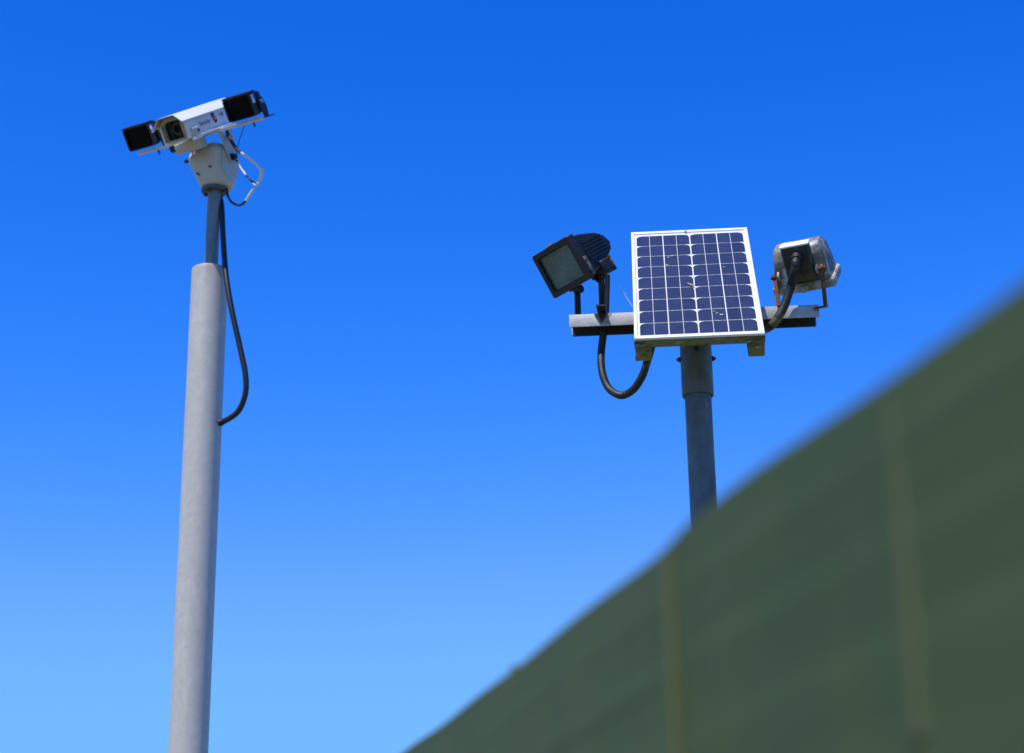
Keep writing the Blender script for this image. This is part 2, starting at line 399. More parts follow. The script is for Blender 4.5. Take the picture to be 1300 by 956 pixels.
def camera_pole():
    r = thing('camera_pole', 'thick pale grey steel pole with a thin post on top carrying the surveillance camera', 'pole', Matrix.Translation(PL))
    m = MB()
    pts = [(math.cos(a) * 0.0615, math.sin(a) * 0.0615) for a in [2 * math.pi * k / 64 for k in range(64)]]
    inn = [(x * 0.9, y * 0.9) for x, y in pts]
    rings = [[Vector((x, y, z)) for x, y in pts] for z in (0.0, 1.0, 2.0, 3.0, 3.8, ZT - 0.012, ZT - 0.003)]
    rings += [[Vector((x * .985, y * .985, ZT)) for x, y in pts], [Vector((x, y, ZT)) for x, y in inn], [Vector((x, y, ZT - 0.03)) for x, y in inn]]
    m.loft(rings, cap=False)
    tube = m.build('wide_tube', M_GALV, r, 50)
    m = MB(); m.cyl((0, 0, ZT - 0.02), (0, 0, ZT - 0.008), 0.0553, n=48); m.build('end_plate', M_GALVD, tube)
    m = MB(); m.cyl((0.003, 0, ZT - 0.3), (0.003, 0, ZF - 0.011), 0.0228, n=40); m.build('thin_post', M_GALVM, r)
    m = MB()
    m.cyl((0.003, 0, ZF - 0.012), (0.003, 0, ZF), 0.045, n=40); m.bevel_all(0.0015, 2)
    fl = m.build('flange', M_GALVD, r)
    for k in range(4):
        a = rad(45 + 90 * k + 20); c = Vector((0.003 + 0.036 * math.cos(a), 0.036 * math.sin(a), ZF - 0.019))
        m = MB(); m.cyl(c, c + Vector((0, 0, 0.008)), 0.006, n=6); m.build('bolt', M_BOLT, fl)
    e = at(283, 536, 5.775) - PL; d = Vector((e.x, e.y, 0)).normalized(); zz = e.z
    m = MB(); m.cyl(d * .055 + UZ0 * zz, d * .072 + UZ0 * zz, .0125, .0115, n=20); m.bevel_all(.0015, 1); m.build('cable_gland', M_RUBBER, r)
    m = MB(); m.box((0.3, 0.3, 0.02), (0, 0, 0.012), bevel=0.003); bp = m.build('base_plate', M_GALVD, r)
    for sx in (-1, 1):
        for sy in (-1, 1):
            m = MB(); m.cyl((sx * .115, sy * .115, 0.02), (sx * .115, sy * .115, 0.055), 0.011, n=6); m.build('anchor_bolt', M_BOLT, bp)


def pole_cable():
    px = [(277.5, 246, 5.83), (281.3, 262, 5.80), (283.2, 300, 5.775), (286.5, 345, 5.74), (293.5, 390, 5.72), (304.5, 440, 5.72), (311.5, 475, 5.72), (311.5, 500, 5.73), (302.5, 522, 5.75), (286, 534, 5.77), (276, 538, 5.79)]
    m = MB(); m.tube(smoothpath([at(*p) for p in px]), 0.0096, 14)
    o = m.build('power_cable', M_RUBBER); tag(o, 'black cable bowing out beside the thick pale pole below the camera', 'cable')


def rim_stain(m):
    """A tan run-off stain below the rim of the wide tube."""
    t = m.node_tree; b = t.nodes['Principled BSDF']; src = b.inputs['Base Color'].links[0].from_socket
    tc = t.nodes.new('ShaderNodeTexCoord'); sx = t.nodes.new('ShaderNodeSeparateXYZ'); t.links.new(tc.outputs['Object'], sx.inputs[0])
    n = t.nodes.new('ShaderNodeTexNoise'); n.inputs['Scale'].default_value = 45; t.links.new(tc.outputs['Object'], n.inputs[0])
    z = t.nodes.new('ShaderNodeMapRange'); z.inputs[1].default_value = ZT - .11; z.inputs[2].default_value = ZT; t.links.new(sx.outputs[2], z.inputs[0])
    ax = t.nodes.new('ShaderNodeMath'); ax.operation = 'SUBTRACT'; ax.inputs[1].default_value = .004; t.links.new(sx.outputs[0], ax.inputs[0])
    ab = t.nodes.new('ShaderNodeMath'); ab.operation = 'ABSOLUTE'; t.links.new(ax.outputs[0], ab.inputs[0])
    xr_ = t.nodes.new('ShaderNodeMapRange'); xr_.inputs[1].default_value = .016; xr_.inputs[2].default_value = .002; t.links.new(ab.outputs[0], xr_.inputs[0])
    p = t.nodes.new('ShaderNodeMath'); p.operation = 'MULTIPLY'; t.links.new(z.outputs[0], p.inputs[0]); t.links.new(xr_.outputs[0], p.inputs[1])
    q = t.nodes.new('ShaderNodeMath'); q.operation = 'MULTIPLY'; t.links.new(p.outputs[0], q.inputs[0]); t.links.new(n.outputs[0], q.inputs[1])
    mx = t.nodes.new('ShaderNodeMix'); mx.data_type = 'RGBA'; t.links.new(q.outputs[0], mx.inputs[0]); t.links.new(src, mx.inputs[6]); mx.inputs[7].default_value = (.34, .22, .11, 1)
    t.links.new(mx.outputs[2], b.inputs['Base Color'])


rim_stain(M_GALV)
camera_pole()
pole_cable()

# ------------------------------------------------------------------ surveillance camera
YAW = 28.5
E1 = Vector((math.cos(rad(YAW)), -math.sin(rad(YAW)), 0)); QB = Vector((math.sin(rad(YAW)), math.cos(rad(YAW)), 0)); UZ = Vector((0, 0, 1))
CAMM = frame(Vector((PL.x + 0.003, PL.y, ZF)), E1, QB, UZ)


def superring(a, b, z, n=48, e=3.2, cx=0, cy=0):
    out = []
    for k in range(n):
        t = 2 * math.pi * k / n; c, s = math.cos(t), math.sin(t)
        out.append(Vector((cx + a * math.copysign(abs(c) ** (2 / e), c), cy + b * math.copysign(abs(s) ** (2 / e), s), z)))
    return out


def ptz():
    r = thing('surveillance_camera', 'white pan and tilt security camera flanked by two square black lamps on the thin post', 'camera', CAMM)
    AX = 0.105                                            # tilt axle above the flange
    # ---- bell-shaped head
    m = MB()
    prof = [(0.0, .046, .046, 2.4, .010), (0.006, .052, .051, 2.5, .009), (0.022, .057, .058, 2.8, .006), (0.048, .062, .066, 3.2, .002), (0.08, .069, .071, 3.6, -.006), (0.105, .072, .073, 3.8, -.010), (0.122, .0715, .072, 3.8, -.010), (0.130, .068, .068, 3.8, -.010), (0.133, .060, .060, 3.8, -.010)]
    m.loft([superring(a, b, z, 64, e, cx) for z, a, b, e, cx in prof])
    head = m.build('pan_head', M_CREAM, r, 50)
    m = MB(); m.loft([superring(a, b, z, 40, 4, -.004) for a, b, z in ((.050, .056, .131), (.050, .056, .148), (.047, .052, .151))]); m.build('head_cap', M_CREAM, head, 50)
    m = MB(); m.cyl((0, 0, -0.001), (0, 0, 0.004), 0.043, n=40); m.build('neck_gasket', M_RUBBER, head)
    m = MB()
    P = [(-.045, -.035), (-.036, -.065), (-.012, -.082), (.014, -.082), (.038, -.064), (.046, -.034), (.046, .01), (-.045, .01)]
    Mx = Matrix(((0, 0, 1, .0605), (1, 0, 0, 0), (0, 1, 0, AX), (0, 0, 0, 1)))
    m.prism(P, 0.004, Mx).bevel_all(0.0012, 2); m.build('side_cover', M_CREAM, head)
    for x, z in ((-.022, .035), (.030, .050)):
        m = MB(); m.cyl((x, -.060, z), (x, -.0735, z), .003, n=10); m.build('screw', M_BOLT, head)
    # ---- tilt frame: back = towards the rear of the camera body, up = its roof
    be = rad(35.0)
    T = Matrix(((1, 0, 0, 0), (0, math.cos(be), -math.sin(be), 0), (0, math.sin(be), math.cos(be), AX), (0, 0, 0, 1)))   # local x, back, up
    TR = T.to_3x3()

    def tb(mb, dx=0.0):
        bmesh.ops.transform(mb.bm, matrix=T @ Matrix.Translation((dx, 0, 0)), verts=mb.bm.verts[:])
        return mb
    # tilt bracket: plate below the body and an arm at each side
    m = MB()
    m.box((.142, .10, .004), (0, .01, .101), bevel=.001)
    for s in (-1, 1):
        Mx = Matrix(((0, 0, 1, s * .0690 - .002), (1, 0, 0, 0), (0, 1, 0, 0), (0, 0, 0, 1)))
        m.prism([(-.014, -.016), (.010, -.018), (.020, -.006), (.046, .050), (.048, .100), (.030, .100), (.026, .084), (.008, .078), (-.006, .082), (-.014, .100), (-.030, .100), (-.024, .040), (-.022, .006)], .004, Mx)
    yoke = tb(m).build('tilt_bracket', M_CREAM, r)
    for s in (-1, 1):
        m = MB(); m.cyl((s * .060, 0, AX), (s * .076, 0, AX), .013, n=24); m.cyl((s * .076, 0, AX), (s * .088, 0, AX), .0095, n=6); m.build('axle_knob', M_BLACK, yoke)
    # cradle block in front of the head
    m = MB(); m.box((.104, .050, .036), (-.024, -.078, .079), bevel=.004); tb(m).build('cradle', M_CREAM, r)
    for (kx, ky, kr, kl) in ((225.5, 187.5, .0135, .026), (238.0, 204.5, .0065, .010)):
        c = CAMM.inverted() @ at(kx, ky, 5.80)
        m = MB(); m.cyl(c - Vector((kl, 0, 0)), c + Vector((kl, 0, 0)), kr, n=20); m.bevel_all(.002, 2); m.build('axle_knob', M_BLACK, yoke)
    # ---- camera body: chamfered roof box
    HC = .150; BXO = .013; Y1 = .105; W2 = .055; H2 = .042
    sec = [(-W2, -H2), (W2, -H2), (W2, H2 - .024), (W2 - .024, H2), (-W2 + .024, H2), (-W2, H2 - .024)]
    y0 = -.20

    def ring(k, y, g=0):
        return [Vector((x * k, y, HC + z * k + g)) for x, z in sec]
    m = MB()
    m.loft([ring(.8, y0 + .028), ring(.8, y0 + .024), ring(.8, y0), ring(.97, y0), ring(1, y0 + .004), ring(1, y0 + .13), ring(1, Y1 - .006), ring(.96, Y1)], cap=True)
    body = tb(m, BXO).build('camera_body', M_WHITE, r, 30)
    # sunshield over the roof, its front edge standing proud
    m = MB()
    outer = [(-W2 - .005, H2 - .026), (-W2 - .005, H2 - .021), (-W2 + .022, H2 + .007), (W2 - .022, H2 + .007), (W2 + .005, H2 - .021), (W2 + .005, H2 - .026)]
    inner = [(W2 + .003, H2 - .026), (W2 + .003, H2 - .022), (W2 - .023, H2 + .005), (-W2 + .023, H2 + .005), (-W2 - .003, H2 - .022), (-W2 - .003, H2 - .026)]
    poly = outer + inner
    m.loft([[Vector((x, y, HC + z)) for x, z in poly] for y in (y0 - .024, Y1 + .006)])
    tb(m, BXO).build('sunshield', M_WHITE, r, 30)
    m = MB()
    lin = [(x * .985, z - .003) for x, z in outer[1:5]]; lin2 = [(x * .97, z - .005) for x, z in outer[1:5]][::-1]
    m.loft([[Vector((x, y, HC + z)) for x, z in lin + lin2] for y in (y0 - .0225, y0 + .003)])
    tb(m, BXO).build('hood_ochre_layer', M_OCHRE, r, 30)  # thin ochre layer added to tint the underside of the hood
    # window: dark pane with the lens and a divider behind it
    m = MB(); m.box((.077, .003, .062), (0, y0 + .018, HC - .002)); win = tb(m, BXO).build('window_recess', M_BLACK, r, 0)
    m = MB()
    for x, z, sx, sz in ((-.0405, -.002, .006, .070), (.0405, -.002, .006, .070), (0, -.0365, .075, .006), (0, .0325, .075, .006)):
        m.box((sx, .008, sz), (x, y0 - .003, HC + z), bevel=.001)
    tb(m, BXO).build('window_surround', M_OCHRE, r)
    m = MB(); m.cyl((.016, y0 + .016, HC), (.016, y0 + .001, HC), .021, n=32); m.cyl((.016, y0 + .001, HC), (.016, y0 - .001, HC), .017, .0165, n=32)
    ln = tb(m, BXO).build('lens', M_LENSB, win)
    m = MB(); m.cyl((.016, y0 - .0012, HC), (.016, y0 - .0022, HC), .014, n=32); tb(m, BXO).build('lens_glass', M_BGLASS, win)
    m = MB(); m.box((.002, .012, .058), (-.010, y0 + .009, HC - .002)); tb(m, BXO).build('divider', M_LENSB, win)
    # latch on the side near the front, base rails
    m = MB(); m.box((.012, .036, .030), (W2 + .006, y0 + .032, HC - .026), bevel=.003); la = tb(m, BXO).build('side_latch', M_CREAM, r)
    m = MB(); m.cyl((W2 + .012, y0 + .042, HC - .024), (W2 + .016, y0 + .042, HC - .024), .005, n=12); tb(m, BXO).build('screw', M_RUST, la)
    m = MB()
    for s in (-1, 1):
        m.box((.010, .25, .009), (s * (W2 + .008), -.05, HC - H2 - .001), bevel=.0015)
    tb(m, BXO).build('base_rail', M_WHITE, r)
    m = MB(); m.cyl((W2 + .008, y0 + .005, HC - H2 - .006), (W2 + .008, y0 + .055, HC - H2 - .004), .0055, n=14); tb(m, BXO).build('hinge_pin', M_WHITE, r)
    # ---- print on the right side: word, emblem, start of a second word
    side = Matrix(((0, 0, 1, W2 + .0006), (1, 0, 0, 0), (0, 1, 0, HC), (0, 0, 0, 1)))

    def word(txt, size, u, v, name, m_):
        cu = bpy.data.curves.new(name, 'FONT'); cu.body = txt; cu.size = size; cu.extrude = .0003
        o = bpy.data.objects.new(name, cu); COL.objects.link(o)
        me = bpy.data.meshes.new_from_object(o.evaluated_get(bpy.context.evaluated_depsgraph_get()))
        bpy.data.objects.remove(o)
        me.transform(Matrix.Translation((u, v, 0))); me.transform(side); me.transform(T @ Matrix.Translation((BXO, 0, 0)))
        me.materials.clear(); me.materials.append(m_)
        o = bpy.data.objects.new(name, me); COL.objects.link(o); o.parent = body
    word('Security', .021, y0 + .076, -.014, 'lettering', M_INK)
    word('W', .024, y0 + .210, -.008, 'lettering', M_INK)
    u0 = y0 + .172
    for pl, m_ in (([(-.013, .018), (.003, .018), (.008, .012), (-.012, -.001)], M_INKB), ([(-.012, -.004), (.009, .009), (.012, .001), (-.009, -.013)], M_RED), ([(-.006, -.014), (.012, -.003), (.014, -.012), (.009, -.019), (-.002, -.019)], M_INKB)):
        m = MB(); m.prism([(u0 + u, v - .002) for u, v in pl], .0004, side); tb(m, BXO).build('emblem', m_, body, 0)
    # ---- lamp bar
    BY, BZ = -.02, .096
    m = MB(); m.box((.534, .022, .004), (-.009, BY, BZ), bevel=.001); m.box((.534, .004, .012), (-.009, BY - .011, BZ + .004), bevel=.001)
    bar = tb(m).build('lamp_bar', M_WHITE, r)
    for x in (-.20, .21):
        m = MB(); m.cyl((x, BY, BZ - .002), (x, BY, BZ - .018), .0035, n=10); tb(m).build('bolt', M_BOLT, bar)
    # ---- two black lamps
    ga = rad(3.0)
    for i, cx in enumerate((-.227, .205)):
        LM = T @ Matrix.Translation((cx, BY - .012, BZ + .060)) @ Matrix.Rotation(ga, 4, 'X') @ Matrix.Rotation(rad(-3), 4, 'Z')
        w2, h2 = .059, .0405

        def tl(mb):
            bmesh.ops.transform(mb.bm, matrix=LM, verts=mb.bm.verts[:])
            return mb
        m = MB()
        rr = lambda k, y, dz=0: [Vector((x, y, z + dz)) for x, z in rrect(2 * w2 * k, 2 * h2 * k, .010 * k, 3)]
        m.loft([rr(.9, -.028), rr(.9, -.036), rr(.98, -.038), rr(1, -.034), rr(1, -.006), rr(.95, -.002), rr(.93, .022), rr(.66, .040), rr(.6, .042)])
        lamp = tl(m).build('infrared_lamp', M_BLACK, r, 30)
        m = MB(); m.loft([rr(.895, -.0285), rr(.895, -.0265)]); tl(m).build('filter_glass', M_BGLASS, lamp, 0)
        m = MB()
        # visor along the top edge
        m.loft([[Vector((x, y, z)) for x, z in ((-w2 * .97, h2 - .002), (w2 * .97, h2 - .002), (w2 * .92, h2 + .0035), (-w2 * .92, h2 + .0035))] for y in (-.039, .002)])
        tl(m).build('visor', M_BLACK, lamp)
        m = MB()
        for k in range(7):
            m.box((.0025, .024, h2 * 1.5), (-.036 + .012 * k, .040, 0))
        tl(m).build('cooling_fins', M_BLACK, lamp)
        m = MB(); m.box((.003, .016, .030), (w2 + .002, -.026, .018), bevel=.0008); tl(m).build('clip', M_CHROME, lamp)
        # side bracket down to the bar
        m = MB()
        Mx = Matrix(((0, 0, 1, cx + w2 + .004), (1, 0, 0, BY - .012), (0, 1, 0, BZ + .060), (0, 0, 0, 1)))
        m.prism([(-.012, .014), (.014, .014), (.026, -.02), (.022, -.055), (-.002, -.055), (-.014, -.018)], .004, Mx)
        m.box((.030, .022, .004), (cx + w2 + .014, BY, BZ + .005))
        tb(m).build('lamp_bracket', M_BLACK, lamp)
        m = MB(); m.cyl((cx + w2 + .002, BY - .012, BZ + .060), (cx + w2 + .013, BY - .012, BZ + .060), .007, n=12); tb(m).build('pivot_bolt', M_CHROME, lamp)
    return r


PTZ = ptz()


def camera_leads():
    inv = CAMM.inverted()
    z = lambda x, y, Y: inv @ at(220 + x / 8.69, 160 + y / 8.69, Y)
    m = MB(); m.tube(smoothpath([z(590, 60, 5.74), z(640, 165, 5.72), z(700, 255, 5.70), z(745, 297, 5.69)]), .0062, 10); m.build('lead', M_RUBBER, PTZ)
    m = MB(); m.tube(smoothpath([z(735, 288, 5.69), z(820, 345, 5.69), z(890, 400, 5.69), z(945, 455, 5.69), z(968, 510, 5.69), z(955, 580, 5.70), z(925, 630, 5.70), z(880, 700, 5.71), z(800, 825, 5.73)]), .0048, 10)
    wl = m.build('lead', M_WCABLE, PTZ)
    m = MB(); m.tube(smoothpath([z(805, 818, 5.73), z(765, 860, 5.74), z(715, 872, 5.75), z(650, 845, 5.76), z(605, 780, 5.77), z(590, 690, 5.78)]), .0042, 10); m.build('lead', M_RUBBER, PTZ)
    m = MB(); m.tube(smoothpath([z(925, 430, 5.70), z(985, 500, 5.71), z(990, 560, 5.71), z(945, 625, 5.70)]), .0024, 8); m.build('lead', M_WCABLE, PTZ)
    m = MB(); m.tube(smoothpath([z(690, 380, 5.74), z(715, 400, 5.735), z(750, 475, 5.73), z(810, 560, 5.72), z(880, 618, 5.71), z(940, 628, 5.70)]), .0030, 8); m.build('lead', M_RUBBER, PTZ)
    m = MB(); m.tube(smoothpath([z(718, 398, 5.73), z(750, 468, 5.725), z(800, 540, 5.715)]), .0033, 8); m.build('lead', M_WCABLE, PTZ)
    m = MB(); m.tube(smoothpath([z(800, -60, 5.68), z(775, 20, 5.69), z(725, 170, 5.70), z(697, 290, 5.72), z(695, 380, 5.74)]), .0014, 6); m.build('lead', M_RUBBER, PTZ)
    for x, y in ((822, 335), (968, 462), (935, 630), (905, 650)):
        m = MB(); c = z(x, y, 5.69); m.box((.017, .014, .004), c, Matrix.Rotation(rad(40), 3, 'Y'), bevel=.001); m.build('cable_tie', M_WCABLE, wl)


camera_leads()

# ------------------------------------------------------------------ right pole with crossbar
PR = Vector((0.435, 4.1, 0))
BYAW = -4.3
BX = Vector((math.cos(rad(BYAW)), math.sin(rad(BYAW)), 0)); BYV = Vector((-math.sin(rad(BYAW)), math.cos(rad(BYAW)), 0))
BC = Vector((0.435, 4.10, 0)); BD = 0.058; BH = 0.031
ZB = at(880, 408.5, 4.10 - BD / 2).z                      # lower edge of the crossbar's front
BMAT = frame(BC + UZ * ZB, BX, BYV, UZ)
xl = (BMAT.inverted() @ at(722.5, 406, 4.09)).x; xr = (BMAT.inverted() @ at(1040, 393, 4.05)).x


def light_pole():
    r = thing('light_pole', 'dark grey steel pole rising behind the fence with a crossbar under the solar panel', 'pole', Matrix.Translation(PR))
    zs = at(886, 498, 4.07).z
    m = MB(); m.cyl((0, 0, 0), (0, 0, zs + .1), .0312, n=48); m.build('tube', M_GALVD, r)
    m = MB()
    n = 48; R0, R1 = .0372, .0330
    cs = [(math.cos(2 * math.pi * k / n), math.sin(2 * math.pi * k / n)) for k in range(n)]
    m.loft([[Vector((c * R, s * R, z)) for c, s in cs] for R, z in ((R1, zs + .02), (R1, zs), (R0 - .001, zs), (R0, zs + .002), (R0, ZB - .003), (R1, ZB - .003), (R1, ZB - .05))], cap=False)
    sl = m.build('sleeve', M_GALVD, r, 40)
    zb = at(884, 456, 4.1).z
    for a in (-3, 177, -93):
        d = Vector((math.cos(rad(a)), math.sin(rad(a)), 0)); z0 = zb + (.012 if a == -93 else 0)
        m = MB(); m.cyl(d * .034 + UZ * z0, d * .0415 + UZ * z0, .0065, n=6); m.cyl(d * .0415 + UZ * z0, d * .046 + UZ * z0, .0038, n=10); m.build('bolt', M_BOLT, sl)
    inv = Matrix.Translation(-PR) @ BMAT
    m = MB(); tk = .004
    cx, ln = (xl + xr) / 2, xr - xl
    m.box((ln, tk, BH), (cx, -BD / 2 + tk / 2, BH / 2), bevel=.0006)
    m.box((ln - .004, BD - 2 * tk + .001, tk), (cx, 0, BH - tk / 2 - .0006))
    m.box((ln - .006, tk, BH), (cx, BD / 2 - tk / 2, BH / 2 - .0005), bevel=.0006)
    bmesh.ops.transform(m.bm, matrix=inv, verts=m.bm.verts[:])
    cb = m.build('crossbar', M_BAR, r)
    m = MB(); m.box((ln - .012, .006, BH - .002), (cx, BD / 2 - tk - .004, BH / 2 - .006)); bmesh.ops.transform(m.bm, matrix=inv, verts=m.bm.verts[:]); m.build('channel_shade_strip', M_BARSHADE, cb)  # near-black strip over the back leg paints in the channel's shaded underside
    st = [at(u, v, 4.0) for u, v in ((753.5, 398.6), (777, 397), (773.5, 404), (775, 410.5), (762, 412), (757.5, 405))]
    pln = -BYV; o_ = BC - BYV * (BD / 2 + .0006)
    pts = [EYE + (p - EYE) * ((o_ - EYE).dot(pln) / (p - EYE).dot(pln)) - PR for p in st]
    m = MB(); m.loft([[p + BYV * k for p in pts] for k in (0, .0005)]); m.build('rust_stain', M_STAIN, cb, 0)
    m = MB(); m.box((.2, .2, .016), (0, 0, .009), bevel=.003); m.build('base_plate', M_GALVD, r)


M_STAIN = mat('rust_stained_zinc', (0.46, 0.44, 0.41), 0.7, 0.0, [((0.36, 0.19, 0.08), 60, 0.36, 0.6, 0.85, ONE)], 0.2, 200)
M_BARSHADE = mat('rust_and_channel_shade', (0.022, 0.02, 0.02), 0.8, 0.0, [((0.12, 0.05, 0.025), 40, 0.5, 0.68, 0.7, (1, 1, 1))], 0.4, 200)  # near-black base holds the crossbar underside's shade; spots are rust
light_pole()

# ------------------------------------------------------------------ solar panel and its timber frame
PW, PLN = 0.29, 0.591
py_, pt_ = rad(-4.3), rad(47.66)
ER = Vector((math.cos(py_), math.sin(py_), 0)); EV = Vector((-math.sin(py_) * math.cos(pt_), math.cos(py_) * math.cos(pt_), math.sin(pt_)))
EN = ER.cross(EV)
PBL = Vector((0.2750, 3.8704, 3.0719))
PM = frame(PBL + ER * PW / 2, ER, EV, EN)


def solar_panel():
    r = thing('solar_panel', 'tilted solar panel of dark blue cells in a white frame on the right pole', 'solar panel', PM)
    m = MB(); lip = .0075
    m.box((lip, PLN, .006), (-PW / 2 + lip / 2, PLN / 2, -.003), bevel=.0008)
    m.box((lip, PLN, .006), (PW / 2 - lip / 2, PLN / 2, -.003), bevel=.0008)
    m.box((PW - 2 * lip + .001, lip, .0057), (0, lip / 2 + .0002, -.0031), bevel=.0006)
    m.box((PW - 2 * lip + .001, lip + .004, .0057), (0, PLN - lip / 2 - .0022, -.0031), bevel=.0006)
    m.build('frame', M_PFRAME, r)
    m = MB(); m.box((PW - .008, PLN - .008, .0018), (0, PLN / 2, -.0044)); m.build('backsheet', M_BACK, r, 0)
    cw = .1305; sub = cw / 4; ph = .0612; y00 = .0185
    # three cell shapes: plain, rounded top left, rounded top right

    def shape(kind, ww):
        h, c = ph - .0033, .0128
        a, b = -ww / 2, ww / 2
        if kind == 0:
            pl = [(a, 0), (b, 0), (b, h), (a, h)]
        else:
            pl = [(a, 0), (b, 0), (b, h), (a + c, h), (a + c * .55, h - c * .16), (a + c * .2, h - c * .46), (a, h - c)]
            if kind == 2:
                pl = [(-u, v) for u, v in pl][::-1]
        mb = MB(); mb.prism(pl, .0008); bmesh.ops.recalc_face_normals(mb.bm, faces=mb.bm.faces)
        me = bpy.data.meshes.new('solar_cell'); mb.bm.to_mesh(me); mb.bm.free(); me.materials.append(M_CELL)
        return me
    shp = [shape(0, sub - .0013), shape(1, sub - .0013), shape(2, sub - .0013)]
    for row in range(9):
        for half in (0, 1):
            x0 = (-cw - .0014) if half == 0 else .0014
            for k in range(4):
                o = bpy.data.objects.new('solar_cell', shp[1 if k == 0 else 2 if k == 3 else 0]); COL.objects.link(o); o.parent = r
                o.location = (x0 + sub * (k + .5) + (.0006 if k > 1 else -.0006), y00 + row * ph + .001, -.0034)
    m = MB(); m.box((PW - .012, PLN - .014, .0014), (0, PLN / 2 - .001, -.0015)); m.build('glass', M_PGLASS, r, 0)
    m = MB(); m.box((.005, .008, .0025), (-.009, PLN - .0115, .0006), bevel=.0006); m.build('clip', M_GREEN, r)
    m = MB(); rng = random.Random(3)
    for u, v, s in ((.045, .112, .0022), (.054, .103, .0028), (.039, .121, .0016), (-.056, .430, .0018), (-.047, .436, .0022), (-.062, .385, .0024), (-.055, .379, .0014), (.075, .36, .0016)):
        pl = [(u + 1.7 * s * rng.uniform(.3, 1.4) * math.cos(k * .785), v + 1.1 * s * rng.uniform(.4, 1.3) * math.sin(k * .785)) for k in range(8)]
        m.prism(pl, .0005, Matrix.Translation((0, 0, -.0004)))
    m.build('dropping', M_DROP, r, 0)


def timber():
    r = thing('timber_frame', 'mossy green timber batten and rails carrying the solar panel from below', 'frame', PM)
    m = MB(); m.box((PW + .002, .045, .019), (0, .0225, -.0158), bevel=.002); m.build('batten', M_WOOD, r)
    m = MB(); m.box((PW + .002, .045, .019), (0, PLN - .05, -.0158), bevel=.002); m.build('batten', M_WOOD, r)
    for x in (-PW / 2 + .019, PW / 2 - .0185):
        m = MB(); m.box((.037, PLN - .03, .034), (x, (PLN - .03) / 2 + .002, -.0427), bevel=.002); m.build('rail', M_WOOD, r)
    # cross rail that sits on the crossbar
    m = MB(); m.box((PW - .08, .04, .03), (0, .16, -.0425), bevel=.002); m.build('cross_rail', M_WOOD, r)


solar_panel()
timber()


def panel_bits():
    # dry leaf stuck to the glass
    pos = PM @ Vector((-.008, .265, .0012))
    m = MB(); n = 7
    pts = [(-.014 + .028 * k / n, .0032 * math.sin(math.pi * k / n)) for k in range(n + 1)]
    up = [m.bm.verts.new((x, y, .0015 + .001 * math.sin(3 * k))) for k, (x, y) in enumerate(pts)]
    dn = [m.bm.verts.new((x, -y - .0003, .0002 + .0006 * (k % 2))) for k, (x, y) in enumerate(pts)]
    u2 = [m.bm.verts.new((x, y, .0010 + .001 * math.sin(3 * k))) for k, (x, y) in enumerate(pts)]
    for k in range(n):
        m.bm.faces.new((up[k], up[k + 1], u2[k + 1], dn[k + 1], dn[k], u2[k]) if False else (up[k], up[k + 1], dn[k + 1], dn[k]))
        m.bm.faces.new((u2[k], dn[k], dn[k + 1], u2[k + 1]))
        m.bm.faces.new((up[k], u2[k], u2[k + 1], up[k + 1]))
    o = m.build('dry_leaf', M_LEAF, smooth=0)
    o.matrix_world = frame(pos, ER, EV, EN) @ Matrix.Rotation(rad(-48), 4, 'Z')
    tag(o, 'small brown dry leaf lying on the glass near the middle of the solar panel', 'leaf')
    m = MB(); m.tube(smoothpath([at(787, 362, 3.95), at(792, 371, 3.96), at(797, 380, 3.955), at(803, 389, 3.95)]), .0006, 5)
    o = m.build('grass_stalk', M_STRAW); tag(o, 'single pale straw sticking out from the left edge of the solar panel', 'straw')


panel_bits()


